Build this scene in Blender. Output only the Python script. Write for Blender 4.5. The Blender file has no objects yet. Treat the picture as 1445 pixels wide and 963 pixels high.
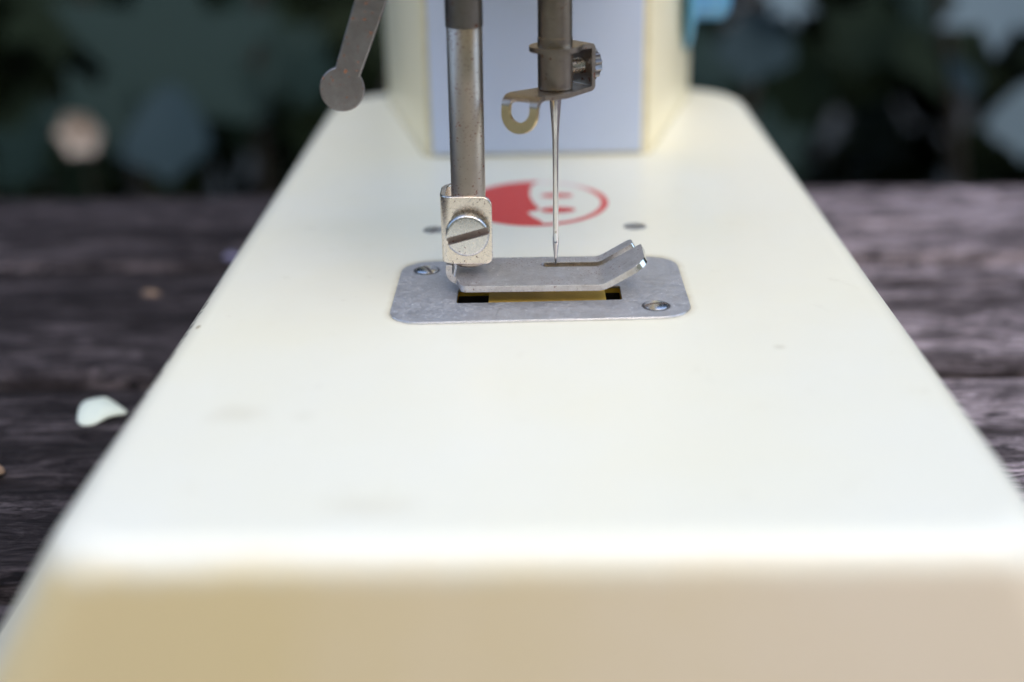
import bpy, bmesh, math, random
import numpy as np
from mathutils import Vector, Matrix, noise
R = math.radians
C = bpy.context.scene.collection
sc = bpy.context.scene
TOP = 28.0            # machine bed surface is 28 mm above the table top; part coordinates are mm, z = 0 at the bed surface

# ------------------------------------------------------------------ camera
cam = bpy.data.cameras.new('camera'); co = bpy.data.objects.new('camera', cam); C.objects.link(co)
f = 1750.0
yd = Vector((26.5, -751.0, f)).normalized()
t_ = math.tan(R(1.2)); b_ = f * f / (751 - 26.5 * t_)
up = -Vector((b_ * t_, b_, f)).normalized()
xd = yd.cross(up)
M = Matrix((xd, yd, up)).transposed()            # world axes in (right, down, forward)
F = Matrix(((1, 0, 0), (0, -1, 0), (0, 0, -1)))
rot = (F @ M).transposed()
co.matrix_world = Matrix.Translation(Vector((-0.0005, 0, 0.088))) @ rot.to_4x4()
cam.sensor_width = 36; cam.lens = 36 * f / 1445
cam.clip_start = 0.005; cam.clip_end = 60
cam.dof.use_dof = True; cam.dof.focus_distance = 0.1665; cam.dof.aperture_fstop = 7.6
cam.dof.aperture_blades = 8
sc.camera = co

# ------------------------------------------------------------------ sky, sun, exposure
SUN_EL, SUN_AZ = 46, 163        # azimuth measured clockwise from +Y (north), towards +X (right of the picture)
w = bpy.data.worlds.new('World'); sc.world = w; w.use_nodes = True
nt = w.node_tree; bg = nt.nodes['Background']
sky = nt.nodes.new('ShaderNodeTexSky'); sky.sky_type = 'NISHITA'; sky.sun_disc = False
sky.sun_elevation = R(SUN_EL); sky.sun_rotation = R(SUN_AZ); sky.dust_density = 1.5; sky.air_density = 1.0
nt.links.new(sky.outputs[0], bg.inputs[0]); bg.inputs[1].default_value = 0.15
sl = bpy.data.lights.new('sun', 'SUN'); so = bpy.data.objects.new('sun', sl); C.objects.link(so)
sl.energy = .8; sl.angle = R(80); sl.color = (1.0, 0.98, 0.95)
d = Vector((math.sin(R(SUN_AZ)) * math.cos(R(SUN_EL)), math.cos(R(SUN_AZ)) * math.cos(R(SUN_EL)), math.sin(R(SUN_EL))))
so.rotation_euler = (-d).to_track_quat('-Z', 'Y').to_euler()
vs = sc.view_settings
vs.view_transform = 'Standard'; vs.look = 'None'; vs.exposure = 1.46; vs.gamma = 1.0
try: vs.use_curve_mapping = False
except Exception: pass
sc.cycles.use_denoising = True
sc.cycles.max_bounces = 8

# ------------------------------------------------------------------ helpers
def tag(o, label=None, cat=None, group=None, kind=None):
    if label: o['label'] = label
    if cat: o['category'] = cat
    if group: o['group'] = group
    if kind: o['kind'] = kind
    return o

def empty(name, loc):
    o = bpy.data.objects.new(name, None); C.objects.link(o); o.location = loc; o.empty_display_size = .01
    return o

def W(p):                                       # machine mm -> metres
    return Vector((p[0] * .001, p[1] * .001, (p[2] + TOP) * .001))

def origin(o):
    v = Vector((0, 0, 0))
    while o is not None: v += o.location; o = o.parent
    return v

def link(name, bm, mat, parent=None, conv=True, ang=35, bevel=0, seg=2, weld=True):
    """link a bmesh given in machine millimetres as ONE mesh object"""
    if weld: bmesh.ops.remove_doubles(bm, verts=bm.verts, dist=1e-5)
    bmesh.ops.recalc_face_normals(bm, faces=bm.faces)
    if conv:
        off = origin(parent)
        for v in bm.verts: v.co = W(v.co) - off
    me = bpy.data.meshes.new(name); bm.to_mesh(me); bm.free()
    me.shade_smooth()
    if not bevel: me.set_sharp_from_angle(angle=R(ang))
    me.materials.append(mat)
    o = bpy.data.objects.new(name, me); C.objects.link(o); o.parent = parent
    if bevel:
        m = o.modifiers.new('bevel', 'BEVEL'); m.width = bevel * .001; m.segments = seg
        m.limit_method = 'ANGLE'; m.angle_limit = R(38); m.harden_normals = True
    return o

def cut(o, cutters, mat=None):
    """boolean the cutters away and bake the result; the cutters are deleted"""
    if mat:
        o.data.materials.append(mat)
        for c in cutters:
            c.data.materials.append(mat)
            for p in c.data.polygons: p.material_index = 1
    for c in cutters:
        m = o.modifiers.new('cut', 'BOOLEAN'); m.object = c; m.operation = 'DIFFERENCE'; m.solver = 'EXACT'
        while o.modifiers[0] != m: o.modifiers.move(list(o.modifiers).index(m), 0)
    bpy.context.view_layer.update()
    bev = [m for m in o.modifiers if m.type == 'BEVEL']
    for m in bev: m.show_viewport = False
    bpy.context.view_layer.update()
    me = bpy.data.meshes.new_from_object(o.evaluated_get(bpy.context.evaluated_depsgraph_get()))
    for m in bev: m.show_viewport = True
    for m in list(o.modifiers):
        if m.type == 'BOOLEAN': o.modifiers.remove(m)
    old = o.data; me.name = old.name; o.data = me
    me.set_sharp_from_angle(angle=R(35))
    for c in cutters:
        d_ = c.data; bpy.data.objects.remove(c); bpy.data.meshes.remove(d_)
    return o

def rrect(x0, x1, y0, y1, r, n=8, rr=None):
    """rounded rectangle outline, counter-clockwise; r front corners, rr rear corners"""
    rr = r if rr is None else rr; pts = []
    for cx, cy, a0, q in ((x1 - r, y0 + r, -90, r), (x1 - rr, y1 - rr, 0, rr), (x0 + rr, y1 - rr, 90, rr), (x0 + r, y0 + r, 180, r)):
        for i in range(n + 1):
            a = R(a0 + 90 * i / n); pts.append((cx + q * math.cos(a), cy + q * math.sin(a)))
    return pts

def loft(bm, rings, cap0=False, cap1=True):
    vr = [[bm.verts.new(p) for p in r] for r in rings]
    n = len(vr[0])
    for a, b in zip(vr, vr[1:]):
        for i in range(n): bm.faces.new((a[i], a[(i + 1) % n], b[(i + 1) % n], b[i]))
    if cap0: bm.faces.new(vr[0][::-1])
    if cap1: bm.faces.new(vr[-1])
    return vr

def frame(axis):
    a = Vector(axis).normalized()
    u = a.cross(Vector((0, 0, 1)) if abs(a.z) < .9 else Vector((0, 1, 0))).normalized()
    return a, u, a.cross(u)

def lathe(bm, base, axis, prof, n=48, teeth=None, cap0=True, cap1=True):
    """profile [(distance along axis, radius)]; teeth=(count, depth, from, to) scallops the rim"""
    a, u, v = frame(axis); base = Vector(base); rings = []
    for s, r in prof:
        ring = []
        for i in range(n):
            t = 2 * math.pi * i / n; q = r
            if teeth and teeth[2] <= s <= teeth[3]: q = r - teeth[1] * (0.5 + 0.5 * math.cos(teeth[0] * t))
            ring.append(base + a * s + (u * math.cos(t) + v * math.sin(t)) * q)
        rings.append(ring)
    loft(bm, rings, cap0, cap1)

def box(bm, x0, x1, y0, y1, z0, z1, rotz=0, c=None, roty=0):
    vs_ = [Vector((x, y, z)) for z in (z0, z1) for x, y in ((x0, y0), (x1, y0), (x1, y1), (x0, y1))]
    if rotz or roty:
        c = Vector(c); m = Matrix.Rotation(R(rotz), 3, 'Z') @ Matrix.Rotation(R(roty), 3, 'Y')
        vs_ = [c + m @ (p - c) for p in vs_]
    v = [bm.verts.new(p) for p in vs_]
    for q in ((3, 2, 1, 0), (4, 5, 6, 7), (0, 1, 5, 4), (1, 2, 6, 5), (2, 3, 7, 6), (3, 0, 4, 7)): bm.faces.new([v[i] for i in q])

def flat(outline, holes=(), cuts=()):
    """flat development of a sheet part: outline and holes in 2D, cut along lines (point, normal)"""
    bm = bmesh.new(); ed = []
    for loop in [outline] + list(holes):
        v = [bm.verts.new((p[0], p[1], 0)) for p in loop]
        for i in range(len(v)): ed.append(bm.edges.new((v[i], v[(i + 1) % len(v)])))
    if holes: bmesh.ops.triangle_fill(bm, edges=ed, use_beauty=True)
    else: bm.faces.new(list(bm.verts))
    for p, n in cuts:
        bmesh.ops.bisect_plane(bm, geom=bm.verts[:] + bm.edges[:] + bm.faces[:], plane_co=(p[0], p[1], 0), plane_no=(n[0], n[1], 0), dist=1e-4)
    bmesh.ops.recalc_face_normals(bm, faces=bm.faces)
    if bm.faces[:][0].normal.z < 0: bmesh.ops.reverse_faces(bm, faces=bm.faces[:])
    return bm

def sheet(dev, mapf, th):
    """fold the development: mapf(x, y, w) with w = distance through the sheet (0..th)"""
    dev.verts.ensure_lookup_table(); dev.verts.index_update()
    bm = bmesh.new()
    A = [bm.verts.new(mapf(v.co.x, v.co.y, th)) for v in dev.verts]
    B = [bm.verts.new(mapf(v.co.x, v.co.y, 0)) for v in dev.verts]
    for fc in dev.faces:
        ix = [v.index for v in fc.verts]
        bm.faces.new([A[i] for i in ix]); bm.faces.new([B[i] for i in reversed(ix)])
    for e in dev.edges:
        if len(e.link_faces) == 1:
            i, j = e.verts[0].index, e.verts[1].index
            bm.faces.new((A[i], A[j], B[j], B[i]))
    dev.free()
    return bm

def path_map(segs):
    """segs: list of ('L', length) or ('A', radius, degrees) walked in a plane; returns f(s) -> (p, normal) and cut stations.
    Positive degrees turn left; the normal is left of the walking direction."""
    def fn(s, start=(0, 0), head=0.0):
        p = Vector(start); h = R(head); rest = s
        for k, g in enumerate(segs):
            last = k == len(segs) - 1
            if g[0] == 'L':
                q = rest if (rest <= g[1] or last) else g[1]
                p = p + Vector((math.cos(h), math.sin(h))) * q; rest -= q
                if rest <= 1e-9 or last: break
            else:
                a = R(g[2]); L = abs(a) * g[1]; q = min(rest, L); sg = 1 if a > 0 else -1
                c = p + Vector((-math.sin(h), math.cos(h))) * g[1] * sg
                da = sg * q / g[1]; p = c + Matrix.Rotation(da, 2) @ (p - c); h += da; rest -= q
                if rest <= 1e-9: break
        return p, Vector((-math.sin(h), math.cos(h)))
    st = []; s = 0
    for g in segs:
        if g[0] == 'L': s += g[1]; st.append(s)
        else:
            L = abs(R(g[2])) * g[1]; n = max(3, int(abs(g[2]) / 9))
            st += [s + L * i / n for i in range(1, n + 1)]; s += L
    return fn, st

# ------------------------------------------------------------------ materials
def new_mat(name):
    m = bpy.data.materials.new(name); m.use_nodes = True
    return m, m.node_tree, m.node_tree.nodes['Principled BSDF']
def N(nt, t, **k):
    n = nt.nodes.new(t)
    for a, v in k.items():
        if a in n.inputs: n.inputs[a].default_value = v
        else: setattr(n, a, v)
    return n
def coords(nt, scale=(1000, 1000, 1000)):
    tc = N(nt, 'ShaderNodeTexCoord'); mp = N(nt, 'ShaderNodeMapping'); mp.inputs['Scale'].default_value = scale
    nt.links.new(tc.outputs['Object'], mp.inputs['Vector']); return mp.outputs[0]
def ramp(nt, src, stops):
    r = N(nt, 'ShaderNodeValToRGB'); e = r.color_ramp.elements
    while len(e) < len(stops): e.new(.5)
    for k, (p, c) in enumerate(stops):
        e[k].position = p; e[k].color = (c, c, c, 1) if not hasattr(c, '__len__') else (*c, 1)
    nt.links.new(src, r.inputs[0]); return r.outputs[0]
def noise_(nt, vec, sc_, detail=4, rough=.55, dist=0):
    n = N(nt, 'ShaderNodeTexNoise'); n.inputs['Scale'].default_value = sc_; n.inputs['Detail'].default_value = detail
    n.inputs['Roughness'].default_value = rough; n.inputs['Distortion'].default_value = dist
    nt.links.new(vec, n.inputs['Vector']); return n.outputs['Fac']
def mix(nt, fac, a, b):
    m = N(nt, 'ShaderNodeMix'); m.data_type = 'RGBA'
    for s, v in ((m.inputs['Factor'], fac), (m.inputs['A'], a), (m.inputs['B'], b)):
        if hasattr(v, 'is_linked'): nt.links.new(v, s)
        elif hasattr(v, '__len__'): s.default_value = (*v, 1)
        else: s.default_value = v
    for s, v in ((m.inputs[6], a), (m.inputs[7], b)):
        if hasattr(v, 'is_linked'): nt.links.new(v, s)
        elif hasattr(v, '__len__'): s.default_value = (*v, 1)
    return m.outputs[2]
def math_(nt, op, a, b=None, c=None):
    m = N(nt, 'ShaderNodeMath'); m.operation = op
    for k, v in enumerate((a, b, c)):
        if v is None: continue
        if hasattr(v, 'is_linked'): nt.links.new(v, m.inputs[k])
        else: m.inputs[k].default_value = v
    return m.outputs[0]
def bump(nt, bsdf, h, strength=.2, dist=.0001):
    b = N(nt, 'ShaderNodeBump'); b.inputs['Strength'].default_value = strength; b.inputs['Distance'].default_value = dist
    nt.links.new(h, b.inputs['Height']); nt.links.new(b.outputs[0], bsdf.inputs['Normal'])

def plastic(name, col, rough=.38, seam=False, spots=(), dirt=True, plate=False, front_tint=None, dirtcol=(.42, .33, .18)):
    m, nt, b = new_mat(name); v = coords(nt)
    n1 = noise_(nt, v, .035, 4); c = mix(nt, ramp(nt, n1, [(.35, 0), (.7, 1)]), col, tuple(k * s for k, s in zip(col, (1.0, .985, .93))))
    if dirt:
        n2 = noise_(nt, v, 1.6, 6, .7); c = mix(nt, math_(nt, 'MULTIPLY', ramp(nt, n2, [(.71, 0), (.78, 1)]), .35), c, dirtcol)   # tiny specks
        n3 = noise_(nt, v, .18, 6, .65); c = mix(nt, math_(nt, 'MULTIPLY', ramp(nt, n3, [(.62, 0), (.8, 1)]), .22), c, dirtcol)
    sx = N(nt, 'ShaderNodeSeparateXYZ'); nt.links.new(v, sx.inputs[0])
    if front_tint:                                     # front face below the rim gets a tan tint, the top none
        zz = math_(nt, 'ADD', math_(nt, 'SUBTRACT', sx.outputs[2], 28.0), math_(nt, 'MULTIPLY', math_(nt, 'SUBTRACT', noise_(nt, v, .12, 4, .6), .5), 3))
        c = mix(nt, math_(nt, 'MULTIPLY', ramp(nt, math_(nt, 'DIVIDE', math_(nt, 'MULTIPLY', zz, -1), 10), [(.08, 0), (.45, 1)]), ramp(nt, math_(nt, 'DIVIDE', math_(nt, 'SUBTRACT', -92.5, sx.outputs[1]), 10), [(.0, .15), (.32, 1)])), c, mix(nt, ramp(nt, math_(nt, 'ADD', math_(nt, 'MULTIPLY', sx.outputs[0], .010), noise_(nt, v, .022, 5, .6)), [(.15, 0), (.85, 1)]), tuple(q * t for q, t in zip(front_tint, (.94, .92, .80))), tuple(q * t for q, t in zip(front_tint, (1.03, 1.05, 1.22)))))  # left-to-right fall of light painted into the tint
    wob = noise_(nt, v, .35, 5, .7)
    if front_tint:                                     # a line of dirt caught along the left shoulder
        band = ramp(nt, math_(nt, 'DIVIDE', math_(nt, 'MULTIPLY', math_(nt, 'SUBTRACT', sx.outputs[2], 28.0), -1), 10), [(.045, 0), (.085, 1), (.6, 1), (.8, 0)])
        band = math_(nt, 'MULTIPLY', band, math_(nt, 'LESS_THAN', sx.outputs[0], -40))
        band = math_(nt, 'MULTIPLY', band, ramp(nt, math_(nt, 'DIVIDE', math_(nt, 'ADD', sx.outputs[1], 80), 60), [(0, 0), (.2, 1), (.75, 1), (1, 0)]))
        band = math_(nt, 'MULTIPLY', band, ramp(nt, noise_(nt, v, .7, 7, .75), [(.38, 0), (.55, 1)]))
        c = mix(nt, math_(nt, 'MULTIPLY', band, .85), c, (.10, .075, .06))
    for (x, y, rx, ry, k) in spots:              # old tea-coloured stains on the bed (object mm)
        dx = math_(nt, 'DIVIDE', math_(nt, 'SUBTRACT', sx.outputs[0], x), rx); dy = math_(nt, 'DIVIDE', math_(nt, 'SUBTRACT', sx.outputs[1], y), ry)
        dd = math_(nt, 'SQRT', math_(nt, 'ADD', math_(nt, 'MULTIPLY', dx, dx), math_(nt, 'MULTIPLY', dy, dy)))
        s = math_(nt, 'SUBTRACT', math_(nt, 'ADD', 1.35, 0), math_(nt, 'ADD', dd, math_(nt, 'MULTIPLY', wob, .9)))
        c = mix(nt, math_(nt, 'MULTIPLY', ramp(nt, s, [(.0, 0), (.6, 1)]), k), c, dirtcol)
    if plate:                                    # grime collected round the metal needle plate
        ax = math_(nt, 'SUBTRACT', math_(nt, 'ABSOLUTE', sx.outputs[0]), 15.6)
        yy = math_(nt, 'SUBTRACT', math_(nt, 'SUBTRACT', sx.outputs[1], PLATE_Y - 190), math_(nt, 'MULTIPLY', sx.outputs[0], .027))
        ay = math_(nt, 'SUBTRACT', math_(nt, 'ABSOLUTE', yy), 8.0)
        mx = math_(nt, 'MAXIMUM', ax, 0); my = math_(nt, 'MAXIMUM', ay, 0)
        dd = math_(nt, 'SUBTRACT', math_(nt, 'SQRT', math_(nt, 'ADD', math_(nt, 'MULTIPLY', mx, mx), math_(nt, 'MULTIPLY', my, my))), 4.0)
        dd = math_(nt, 'ADD', dd, math_(nt, 'MULTIPLY', math_(nt, 'SUBTRACT', wob, .5), 1.2))
        c = mix(nt, math_(nt, 'MULTIPLY', ramp(nt, math_(nt, 'MULTIPLY', dd, 1.0), [(.0, 1), (.35, .45), (1, 0)]), .5), c, dirtcol)
    if seam:                                     # olive grime in the panel seam and along the foot of the column
        sd_ = math_(nt, 'ABSOLUTE', math_(nt, 'SUBTRACT', math_(nt, 'ABSOLUTE', sx.outputs[0]), 20.2))
        sd_ = math_(nt, 'ADD', sd_, math_(nt, 'MULTIPLY', math_(nt, 'MAXIMUM', math_(nt, 'SUBTRACT', sx.outputs[1], 40.5), 0), 3))
        fz = math_(nt, 'SUBTRACT', sx.outputs[2], 28.2)
        dd = math_(nt, 'ADD', math_(nt, 'MINIMUM', sd_, math_(nt, 'MAXIMUM', fz, 0)), math_(nt, 'MULTIPLY', math_(nt, 'SUBTRACT', wob, .5), 1.0))
        c = mix(nt, math_(nt, 'MULTIPLY', ramp(nt, dd, [(.15, 1), (.7, 0)]), .55), c, (.33, .27, .12))
    nt.links.new(c, b.inputs['Base Color'])
    b.inputs['Roughness'].default_value = rough
    b.inputs['Coat Weight'].default_value = .25; b.inputs['Coat Roughness'].default_value = .22
    nt.links.new(ramp(nt, noise_(nt, v, .25, 6, .7), [(.3, rough - .06), (.7, rough + .1)]), b.inputs['Roughness'])
    bump(nt, b, noise_(nt, v, 2.2, 4, .6), .12, .00004)
    return m

def metal(name, col, rough=.32, rust=0.0, grain=(1, 1, 1), grainscale=3.0, dust=0.0, mottling=.25, rustcol=(.16, .055, .03), rscale=1.3, bumpy=.10, rgrain=(1, 1, 1), mscale=.45):
    m, nt, b = new_mat(name); v = coords(nt, tuple(1000 * g for g in grain)); v1 = coords(nt)
    b.inputs['Metallic'].default_value = 1.0
    n1 = noise_(nt, v1, mscale, 7, .75)
    c = mix(nt, math_(nt, 'MULTIPLY', ramp(nt, n1, [(.3, 0), (.7, 1)]), mottling * 2), col, tuple(k * s for k, s in zip(col, (.62, .58, .55))))
    met = None
    rg = noise_(nt, v, grainscale, 6, .7)
    r = ramp(nt, rg, [(.25, max(.05, rough - .1)), (.75, rough + .14)])
    if dust:
        n2 = noise_(nt, v1, 3.4, 3, .6); k = math_(nt, 'MULTIPLY', ramp(nt, n2, [(.42, .34), (.60, 1)]), dust)
        n5 = noise_(nt, v1, .3, 4, .6); k = math_(nt, 'MULTIPLY', k, ramp(nt, n5, [(.3, .6), (.65, 1)]))
        ge = N(nt, 'ShaderNodeNewGeometry'); gs = N(nt, 'ShaderNodeSeparateXYZ'); nt.links.new(ge.outputs['Normal'], gs.inputs[0])
        k = math_(nt, 'MULTIPLY', k, ramp(nt, gs.outputs[2], [(.72, 0), (.86, 1)]))
        k = math_(nt, 'MULTIPLY', k, ramp(nt, noise_(nt, v1, .9, 5, .7), [(.3, .45), (.6, 1)])); c = mix(nt, k, c, (.43, .42, .405)); kw = math_(nt, 'MULTIPLY', ramp(nt, noise_(nt, v1, 2.4, 2, .5), [(.68, 0), (.72, 1)]), math_(nt, 'MULTIPLY', ramp(nt, gs.outputs[2], [(.72, 0), (.86, 1)]), .9)); c = mix(nt, kw, c, (.85, .84, .82)); k = math_(nt, 'MAXIMUM', k, kw); met = math_(nt, 'SUBTRACT', 1.0, k)
        r = math_(nt, 'ADD', r, math_(nt, 'MULTIPLY', k, .3))
        ed_ = ramp(nt, gs.outputs[2], [(.12, 0), (.3, 1), (.74, 1), (.82, 0)])      # edge highlight painted in: bevels lightened and smoother
        c = mix(nt, math_(nt, 'MULTIPLY', ed_, .85), c, (.93, .91, .89)); r = math_(nt, 'MULTIPLY', r, math_(nt, 'SUBTRACT', 1.0, math_(nt, 'MULTIPLY', ed_, .55)))
    if rust:
        vr = coords(nt, tuple(1000 * g for g in rgrain))
        n3 = noise_(nt, vr, rscale, 3, .5); n4 = noise_(nt, v1, .22, 3)
        k = math_(nt, 'ADD', n3, math_(nt, 'MULTIPLY', math_(nt, 'SUBTRACT', n4, .5), .35))
        k = ramp(nt, k, [(.70 - rust * .1, 0), (.735 - rust * .1, 1)])
        c = mix(nt, k, c, rustcol)
        mm = math_(nt, 'SUBTRACT', 1.0, k); met = mm if met is None else math_(nt, 'MULTIPLY', met, mm)
        r = math_(nt, 'MAXIMUM', r, math_(nt, 'MULTIPLY', k, .75))
    if met is not None: nt.links.new(met, b.inputs['Metallic'])
    nt.links.new(c, b.inputs['Base Color']); nt.links.new(r, b.inputs['Roughness'])
    bump(nt, b, rg, bumpy, .00003)
    return m

PLATE_Y = 158.3
m_cream = plastic('aged_cream_plastic', (.855, .808, .652), .36, spots=[(-33.3, -69.4, 4.5, 3.2, .15), (-16.5, -89, 6.5, 3, .12), (28.6, -52.9, 1.0, .7, .35), (-26, -70, 2, 2, .08), (-43.9, -44, .5, .9, .9), (14, -36.5, 1.2, .5, .15)], plate=True, front_tint=(.885, .725, .455))
m_cream2 = plastic('aged_cream_plastic_column', (.93, .825, .57), .40, seam=True)
m_panel = plastic('pale_blue_plastic', (.52, .59, .76), .42, dirt=False)
m_blue = plastic('sky_blue_plastic', (.13, .42, .72), .35, dirt=False)
m_steel = metal('worn_nickel_steel', (.60, .51, .435), .36, rust=.70, grain=(1, 1, 3), grainscale=3, rscale=3.2, rgrain=(.7, .7, 1.5), mottling=.15, rustcol=(.22, .075, .045))
m_dark = metal('dark_worn_steel', (.46, .39, .325), .33, rust=.35, grain=(.3, .3, 4), grainscale=1.6, mottling=.3)
m_sleeve = metal('blackened_steel', (.36, .325, .30), .36, rust=.45, grain=(.3, .3, 4), mottling=.3)
m_clamp = metal('warm_nickel_plate', (.82, .735, .635), .22, rust=.08, mottling=.10, bumpy=.04, rscale=3)
m_foot = metal('dusty_steel', (.74, .72, .71), .30, rust=.35, dust=.7, mottling=.5, mscale=.6, rscale=3.0, bumpy=.04)
m_plate = metal('dull_steel_plate', (.66, .66, .68), .36, rust=0, dust=.85, mottling=.35, grain=(1, 1, 1), mscale=1.1, bumpy=.03)
m_screw = metal('bright_screw_steel', (.70, .68, .65), .26, rust=.30, mottling=.12, rscale=3)
m_brass = metal('brass', (.95, .63, .09), .42, rust=0, mottling=.15, grain=(.5, 2, 1), dust=0)
m_brass.node_tree.nodes['Principled BSDF'].inputs['Metallic'].default_value = .65
m_loop = metal('steel_with_warm_reflection', (.78, .60, .33), .34, rust=.0, mottling=.15)  # tan reflection of the bed put into the base colour
m_needle = metal('polished_needle_steel', (.72, .69, .66), .16, rust=0, mottling=.05, bumpy=.05)
m_lever = metal('grey_steel_lever', (.44, .41, .40), .40, rust=.72, mottling=.4, rscale=1.7, rustcol=(.30, .13, .07))
m_screwd = metal('dull_screw_steel', (.80, .78, .76), .22, rust=.2, mottling=.2)
m_rim = metal('dark_screw_rim', (.22, .21, .21), .45, mottling=.3)
m_grime = metal('grimy_slot', (.36, .30, .27), .55, rust=.4, mottling=.3, dust=.2)
m_darkscrew = metal('tarnished_screw', (.62, .62, .58), .4, rust=.3, mottling=.3)
m_slot, _nt, _b = new_mat('slot_shade_black'); _b.inputs['Base Color'].default_value = (.012, .009, .006, 1); _b.inputs['Roughness'].default_value = .6  # shade inside the needle slot painted as near-black colour
m_print, _nt, _b = new_mat('red_print')
_v = coords(_nt); _c = mix(_nt, ramp(_nt, noise_(_nt, _v, 1.2, 6, .8), [(.35, 0), (.75, 1)]), (.64, .035, .025), (.70, .08, .06))
_nt.links.new(_c, _b.inputs['Base Color']); _b.inputs['Roughness'].default_value = .5
m_print_worn, _nt, _b = new_mat('worn_pink_print'); _v = coords(_nt)
_sx = N(_nt, 'ShaderNodeSeparateXYZ'); _nt.links.new(_v, _sx.inputs[0])
_k = math_(_nt, 'ADD', math_(_nt, 'DIVIDE', math_(_nt, 'SUBTRACT', _sx.outputs[1], 13.0), 9.0), math_(_nt, 'MULTIPLY', math_(_nt, 'SUBTRACT', noise_(_nt, _v, .8, 5, .8), .5), .9))
_c = mix(_nt, ramp(_nt, _k, [(.1, 0), (.55, 1)]), (.68, .085, .07), (.80, .63, .55))
_nt.links.new(_c, _b.inputs['Base Color']); _b.inputs['Roughness'].default_value = .5

# ================================================================== TABLE
def wood():
    m, nt, b = new_mat('weathered_wood'); tc = N(nt, 'ShaderNodeTexCoord')
    oi = N(nt, 'ShaderNodeObjectInfo'); cb = N(nt, 'ShaderNodeCombineXYZ')
    nt.links.new(math_(nt, 'MULTIPLY', oi.outputs['Random'], 900), cb.inputs[0]); nt.links.new(math_(nt, 'MULTIPLY', oi.outputs['Random'], 333), cb.inputs[2])
    def vec(s):
        mp = N(nt, 'ShaderNodeMapping'); mp.inputs['Scale'].default_value = s
        ad = N(nt, 'ShaderNodeVectorMath'); ad.operation = 'ADD'
        nt.links.new(tc.outputs['Object'], mp.inputs[0]); nt.links.new(mp.outputs[0], ad.inputs[0]); nt.links.new(cb.outputs[0], ad.inputs[1]); return ad.outputs[0]
    g = noise_(nt, vec((85, 520, 300)), 1.0, 9, .78, 1.6)
    g2 = noise_(nt, vec((75, 190, 100)), 1.0, 7, .7, 1.0)
    g3 = noise_(nt, vec((300, 2600, 600)), 1.0, 5, .7)
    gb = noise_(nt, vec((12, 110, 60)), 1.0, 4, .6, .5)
    c = mix(nt, ramp(nt, g, [(.40, 0), (.64, 1)]), (.010, .008, .008), (.86, .69, .70))
    c = mix(nt, math_(nt, 'MULTIPLY', ramp(nt, g2, [(.42, 0), (.60, 1)]), .75), c, (.035, .026, .026))
    c = mix(nt, math_(nt, 'MULTIPLY', ramp(nt, g3, [(.62, 0), (.72, 1)]), .35), c, (.25, .23, .24))
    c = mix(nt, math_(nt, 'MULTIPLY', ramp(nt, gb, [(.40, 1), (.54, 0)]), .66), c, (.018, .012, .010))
    sx = N(nt, 'ShaderNodeSeparateXYZ'); nt.links.new(tc.outputs['Object'], sx.inputs[0])   # left-right light difference painted into the boards, darker at left
    lr_shade = math_(nt, 'ADD', math_(nt, 'MULTIPLY', sx.outputs[0], 7.0), math_(nt, 'MULTIPLY', g2, .8))
    c = mix(nt, ramp(nt, lr_shade, [(.0, .80), (.72, 0)]), c, (.007, .005, .005))
    nt.links.new(c, b.inputs['Base Color']); nt.links.new(ramp(nt, g2, [(.3, .55), (.7, .8)]), b.inputs['Roughness']); b.inputs['Specular IOR Level'].default_value = .16
    h = math_(nt, 'ADD', g, math_(nt, 'MULTIPLY', g3, .5)); bump(nt, b, h, .8, .0011)
    return m
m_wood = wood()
table = empty('wooden_table', (0, .19, 0)); tag(table, 'weathered grey brown plank table top under the sewing machine', 'table')
edges = [-108, -49, 11, 70, 130.5, 192.5, 250, 306]
for k in range(len(edges) - 1):
    y0, y1 = edges[k] + 2.7, edges[k + 1] - 2.7
    nx, ny = (260, 34) if k >= 2 else (60, 8)
    X = np.linspace(-430, 430, nx + 1) + 3 * (k % 3); U = np.linspace(0, 1, ny + 1)
    U = .5 - .5 * np.cos(U * math.pi) * (0.85 + .15 * np.abs(np.cos(U * math.pi)))
    bm = bmesh.new(); top = []
    for u in U:
        row = []
        for x in X:
            y = y0 + (y1 - y0) * u
            e = min(u, 1 - u) * (y1 - y0)
            z = -1.6 * max(0, 1 - e / 2.2) ** 2                       # worn edge
            q = noise.noise(Vector((x * .012, y * .45, k * 7.3)))
            z += .55 * q + .7 * noise.noise(Vector((x * .006, y * .07, k * 3.1)))
            cr = noise.noise(Vector((x * .008 + 5, y * .22, k * 9.1)))
            z -= 1.7 * max(0, 1 - abs(cr) / .055) * (1 if noise.noise(Vector((x * .01, y * .03, 40 + k))) > .05 else 0)   # drying cracks
            yy = y + (.8 * noise.noise(Vector((x * .02, k * 5.0, u > .5))) if e < .01 else 0)
            row.append(bm.verts.new((x, yy, -TOP - .6 + min(z, .55))))
        top.append(row)
    for j in range(ny):
        for i in range(nx): bm.faces.new((top[j][i], top[j][i + 1], top[j + 1][i + 1], top[j + 1][i]))
    rim = [top[0][i] for i in range(nx + 1)] + [top[j][nx] for j in range(1, ny + 1)] + [top[ny][i] for i in range(nx - 1, -1, -1)] + [top[j][0] for j in range(ny - 1, 0, -1)]
    low = [bm.verts.new((v.co.x, v.co.y, -TOP - 24)) for v in rim]
    for i in range(len(rim)):
        j = (i + 1) % len(rim); bm.faces.new((rim[j], rim[i], low[i], low[j]))
    bm.faces.new(low)
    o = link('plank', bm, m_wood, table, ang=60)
for x in (-330, 330):
    bm = bmesh.new(); box(bm, x - 25, x + 25, -95, 295, -TOP - 64, -TOP - 24.2); link('batten', bm, m_wood, table, bevel=1)
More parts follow.
